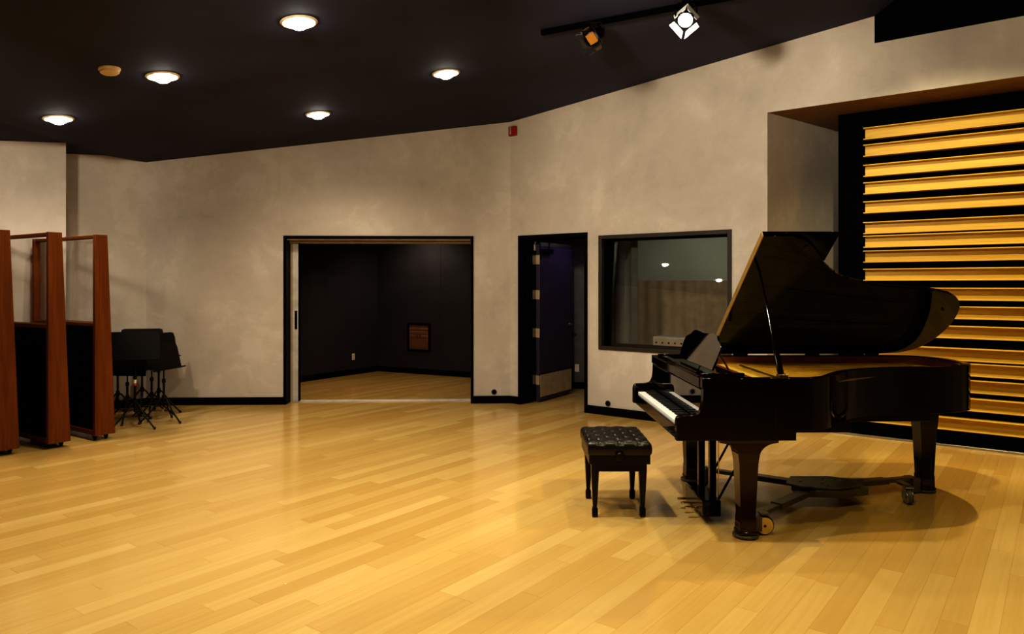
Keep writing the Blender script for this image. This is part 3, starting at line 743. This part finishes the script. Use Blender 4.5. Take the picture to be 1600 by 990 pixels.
# treble end is y=0: order runs C8 down to A0
names = ['A', 'B']+['C', 'D', 'E', 'F', 'G', 'A', 'B']*7+['C']
bk = None
for i in range(52):
    y = ky0+(51-i)*KW
    o = wk if i == 0 else wk.copy()
    if i: col.objects.link(o); o.parent = pn
    o.location = (0, y, 0)
    if names[i] in 'ACDFG' and i < 51:
        yb = y   # boundary between key i and i+1 (towards the treble)
        if bk is None:
            bk = MB().stack([(.724, .121, 0, .0445, .0052), (.735, .122, 0, .0435, .0046), (.7375, .123, 0, .041, .0038)]).build('black_key', M_EBONY, pn, .001); q = bk
        else:
            q = bk.copy(); col.objects.link(q); q.parent = pn
        q.location = (0, yb, 0)
# lid
PH = math.radians(36.8)
lid_o = [(.655, -1.5), (.655, -1.5+1.5)]
LO = [(p[0]+(.012 if p[0] > 2.2 else 0), p[1]-1.5) for p in OUT]; LO[0] = (.655, -1.5); LO[-1] = (.655, 0)
b = MB(); b.prism(LO, .0, .022); lid = b.build('lid', M_LAC_LID, pn, .003); lid.location = (0, 1.5, RT+.006); lid.rotation_euler = (-PH, 0, 0)
b = MB(); b.box((.655, -1.5, .026), (1.175, -.01, .044)); b.build('front_lid_flap', M_LAC_LID, lid, .003)
b = MB(); b.box((.648, -1.5, .001), (.655, 0, .043)); b.build('lid_front_edge', simple('lit_edge_gold', (.55, .36, .10), .3, metal=.6), lid, .001)  # gold colour paints the light caught along the black lid's edge
b = MB()
for x in (.9, 1.5, 2.0): b.tube((x-.06, 0, -.003), (x+.06, 0, -.003), .007)
b.build('hinge', M_BRASS, lid)
b = MB()
for y in (-1.3, -.9, -.4): b.box((.655-.004, y-.03, .020), (.75, y+.03, .027))
b.build('flap_hinge', M_BRASS, lid)
b = MB(); b.lathe([(0, 0), (.022, 0), (.020, -.008), (.008, -.014), (0, -.014)], 20, Matrix.Translation((.98, -1.38, 0))); b.lathe([(0, 0), (.010, 0), (.008, -.012), (0, -.014)], 16, Matrix.Translation((2.28, -1.0+.35, 0))); b.build('rubber_bumper', M_RUB, lid, smooth=True)
b = MB(); p0 = Vector((.70, .10, RT-.03)); p1 = Vector((.735, .60, 1.695)); pm = p0+(p1-p0)*.32
b.tube(p0, pm, .021, .019).tube(pm, pm+(p1-p0)*.03, .017, .009).tube(pm+(p1-p0)*.03, p1, .0105, .008); b.build('lid_prop', M_LAC, pn, smooth=True)
b = MB(); b.box((.67, .075, RT-.03), (.73, .125, RT+.012)); b.build('prop_socket', M_BRASS, pn, .003)
# legs
def pleg(x, y, ztop, flare, name='leg'):
    s = [(.024, x, y, .055, .058), (.030, x, y, .057, .060), (.042, x, y, .057, .060), (.046, x, y, .052, .055), (.13, x, y, .050, .054), (.135, x, y, .047, .052), (.47, x, y, .060, .064), (.52, x, y, .067, .068)]
    for t in (.15, .3, .45, .6, .72, .82, .9, .96, 1.0):
        s.append((.52+(ztop-.018-.52)*t, x, y, .067+(flare-.067)*(1-math.sqrt(max(0, 1-t*t))), .070))
    s.append((ztop, x, y, flare, .075))
    l = MB().stack(s).build(name, M_LAC_LEG, pn, .003); return l
pleg(.46, .085, .625, .185); pleg(.46, 1.40, .625, .185); pleg(2.185, 1.06, .70, .125)
b = MB(); b.box((2.0, .93, .66), (2.36, 1.20, .702)); b.build('tail_leg_plate', M_LAC, pn, .004)
# lyre
ly = MB(); 
ly.box((.30, .585, .14), (.345, .63, .625)).box((.33, .42, .14), (.375, .465, .625)).box((.29, .36, .59), (.40, .72, .625)); lyre = ly.build('pedal_lyre', M_LAC, pn, .005)
b = MB(); b.box((.26, .345, .04), (.385, .80, .15)); b.build('pedal_box', M_LAC, lyre, .008)
for y in (.46, .56, .66):
    b = MB(); b.stack([(0, 0, 0, .0, .0), ]) if False else None
    P = [(-.095, .0), (-.09, .016), (-.075, .02), (-.05, .012), (0, .009), (0, -.009), (-.05, -.012), (-.075, -.02), (-.09, -.016)]
    b.prism([(.262+px_, y+py_) for px_, py_ in P], .066, .078); b.build('pedal', M_BRASS, lyre, .003)
    MB().tube((.395, y-.02, .14), (.395, y-.02, .62), .004).build('pedal_rod', M_BRASS, lyre)
for y in (.42, .74): MB().tube((.38, y, .12), (.66, y+.0, .63), .008).build('brace_rod', M_LAC, lyre)

# ------------------------------------------------------------------ piano dolly
do = empty('piano_dolly', (2.27, 5.34, 0)); tag(do, 'dark steel three armed dolly under the grand piano', 'piano dolly')
def W(x, y): # piano local -> dolly local
    a = math.radians(1.0); X = 1.025+x*math.cos(a)-y*math.sin(a); Y = 4.5+x*math.sin(a)+y*math.cos(a); return Vector((X-2.27, Y-5.34))
legs = [W(.46, .085), W(.46, 1.40), W(2.185, 1.06)]
b = MB(); b.prism([(-.27, -.05), (-.20, -.15), (.05, -.19), (.25, -.12), (.27, .05), (.12, .14), (-.16, .14)], .135, .150)
b.prism([(-.22, -.03), (-.15, -.19), (.08, -.215), (.30, -.13), (.30, .04), (.12, .10), (-.16, .10)], .085, .134); b.build('centre_plate', M_DOLLY, do, .004)
for p in ((-.14, 0), (.0, -.05), (.02, -.11), (.15, .0), (.05, .06)):
    MB().lathe([(0, .150), (.011, .150), (.009, .157), (0, .158)], 10, Matrix.Translation((p[0], p[1], 0))).build('bolt', M_STEEL, do)
def beam(b, p, q, w_, z0, z1):
    p = Vector(p); q = Vector(q); d = (q-p).normalized(); n = Vector((-d.y, d.x))*w_/2
    b.prism([tuple(p-n), tuple(q-n), tuple(q+n), tuple(p+n)], z0, z1)
for i, lg in enumerate(legs):
    d = lg.normalized(); e1 = lg-d*.10
    b = MB(); beam(b, d*.10, d*(lg.length*.62), .085, .09, .128); a_ = b.build('arm', M_DOLLY, do, .004)
    b = MB(); beam(b, d*(lg.length*.45), e1, .06, .095, .122); b.build('inner_arm', M_DOLLY, a_, .003)
    n = Vector((-d.y, d.x)); b = MB()
    # U shaped leg cup
    beam(b, lg-d*.155, lg-d*.085, .10, .012, .120)
    b.prism([(lg.x+.082*math.cos(a_k*PI/8), lg.y+.082*math.sin(a_k*PI/8)) for a_k in range(16)], .006, .0225)
    b.build('leg_cup', M_DOLLY, do, .003)
cas = [(legs[0]+Vector((.128, .035)), 1), (legs[1]+Vector((.14, -.06)), 0), (legs[2]+Vector((-.32, -.27)), 0)]
cas[2] = (Vector((2.885, 5.27))-Vector((2.27, 5.34)), 0)
for c_, yel in cas:
    R = .062 if yel else .055
    AX = Matrix.Rotation(PI/2, 4, 'X') if yel else Matrix.Rotation(math.radians(80), 4, 'Y')
    ca = MB(); ca.lathe([(.012, -.02), (R-.01, -.02), (R, -.012), (R, .012), (R-.01, .02), (.012, .02)], 30, Matrix.Translation((c_.x, c_.y, R)) @ AX, True)
    wl = ca.build('caster_wheel', M_WHEEL if not yel else M_RUB, do, smooth=True)
    b = MB(); b.lathe([(0, -.022), (R*.86, -.022), (R*.86, .022), (0, .022)], 30, Matrix.Translation((c_.x, c_.y, R)) @ AX); b.build('wheel_hub', M_YEL if yel else M_STEEL, wl, smooth=True)
    b = MB(); b.lathe([(0, -.025), (.008, -.025), (.008, .025), (0, .025)], 12, Matrix.Translation((c_.x, c_.y, R)) @ AX); b.build('axle', M_BLK, wl)
    b = MB(); 
    for s in (-1, 1):
        if yel:
            if s > 0: b.box((c_.x-.016, c_.y+.026, R-.012), (c_.x+.016, c_.y+.030, 2*R+.012))
        else: b.box((c_.x+s*.028-.002, c_.y-.016, R-.012), (c_.x+s*.028+.002, c_.y+.016, 2*R+.012))
    b.box((c_.x-.03, c_.y-.03, 2*R+.008), (c_.x+.03, c_.y+.03, 2*R+.018)); (b.box((c_.x-.085, c_.y-.035, .03), (c_.x-.022, c_.y+.02, .125)) if yel else None); b.build('caster_fork', M_STEEL if not yel else M_DOLLY, do, .002)
b = MB(); tgt = cas[2][0]; beam(b, tgt, Vector((tgt.x, tgt.y+.12)), .05, .12, .14); b.build('caster_outrigger', M_DOLLY, do, .002)

# ------------------------------------------------------------------ bench
bn = empty('piano_bench', (.735, 5.20, 0)); tag(bn, 'black tufted leather piano bench with tapered legs and side knob', 'bench')
hx, hy = .213, .272
b = MB(); nx, ny = 40, 50; vs = []
cols = [(i, j) for i in range(3) for j in range(4)]
btn = [((-.666+.666*i)*hx*.92, (-.75+.5*j)*hy*.96) for i in range(3) for j in range(4)]
btn += [((-.333+.666*i)*hx*.92, (-.5+.5*j)*hy*.96) for i in range(2) for j in range(3)]
def top(x, y):
    ex = 1-(abs(x)/hx)**6; ey = 1-(abs(y)/hy)**6
    z = .512+.028*(max(0, ex*ey))**.35
    dmin = min(math.hypot(x-bx, y-by) for bx, by in btn)
    z -= .026*math.exp(-(dmin/.024)**2)
    # diamond creases between buttons
    u = (x/(hx*.92*.333*2)+y/(hy*.96*.25*2)); w_ = (x/(hx*.92*.333*2)-y/(hy*.96*.25*2))
    cr = min(abs(u-round(u)), abs(w_-round(w_)))
    z -= .011*math.exp(-(cr/.12)**2)
    return z
for j in range(ny+1):
    for i in range(nx+1):
        x = -hx+2*hx*i/nx; y = -hy+2*hy*j/ny; vs.append((x, y, top(x, y)))
fs = [(j*(nx+1)+i, j*(nx+1)+i+1, (j+1)*(nx+1)+i+1, (j+1)*(nx+1)+i) for j in range(ny) for i in range(nx)]
# sides: bulged skirt of leather
ring = [j for j in range(nx+1)]+[(k+1)*(nx+1)-1 for k in range(1, ny+1)]+[ny*(nx+1)+nx-1-k for k in range(nx)]+[(ny-1-k)*(nx+1) for k in range(ny-1)]
prev = ring
for dz_, sc_ in ((.500, 1.018), (.475, 1.03), (.45, 1.022), (.435, .985)):
    base_i = len(vs)
    for r in ring:
        x, y, _ = vs[r]; vs.append((x*sc_, y*sc_, dz_))
    cur = list(range(base_i, base_i+len(ring)))
    for k in range(len(ring)):
        k2 = (k+1) % len(ring); fs.append((prev[k], prev[k2], cur[k2], cur[k]))
    prev = cur
fs.append(tuple(prev)); b.add(vs, fs); cush = b.build('cushion', M_LEATH, bn, smooth=True)
for x, y in btn: MB().lathe([(0, .004), (.006, .003), (.008, 0), (0, 0)], 10, Matrix.Translation((x, y, top(x, y)-.001))).build('button', M_LEATH, cush, smooth=True)
b = MB(); b.box((-hx+.004, -hy+.004, .372), (hx-.004, hy-.004, .440)); b.build('frame', M_BENCH, bn, .004)
b = MB(); b.box((-hx+.035, -hy+.035, .315), (hx-.035, hy-.035, .374)); b.build('apron', M_BENCH, bn, .003)
for sx in (-1, 1):
    for sy in (-1, 1):
        x, y = sx*.164, sy*.215
        MB().stack([(0, x, y, .014, .014), (.006, x, y, .019, .019), (.055, x, y, .020, .020), (.075, x, y, .013, .013), (.085, x, y, .015, .015), (.315, x, y, .026, .026), (.374, x, y, .026, .026)]).build('leg', M_BENCH, bn, .002)
for s in (-1, 1):
    b = MB(); b.lathe([(0, 0), (.010, 0), (.010, .012), (.026, .014), (.030, .020), (.030, .034), (.024, .040), (0, .041)], 12, Matrix.Translation((0, s*(hy-.004), .462-.03)) @ Matrix.Rotation(-s*PI/2, 4, 'X')); b.build('height_knob', M_BENCH, bn, smooth=True)

# ------------------------------------------------------------------ world, camera, colour
wd = bpy.data.worlds.new('world'); sc.world = wd; wd.use_nodes = True
wd.node_tree.nodes['Background'].inputs[0].default_value = (.02, .016, .012, 1); wd.node_tree.nodes['Background'].inputs[1].default_value = .3
cam = bpy.data.cameras.new('camera'); co = bpy.data.objects.new('camera', cam); col.objects.link(co)
co.location = (0, 0, EYE); co.rotation_euler = (PI/2, 0, 0); cam.sensor_width = 36; cam.lens = F/1600*36; cam.shift_y = -51/1600; cam.clip_start = .05
sc.camera = co
sc.view_settings.view_transform = 'Standard'; sc.view_settings.look = 'High Contrast'; sc.view_settings.exposure = 0
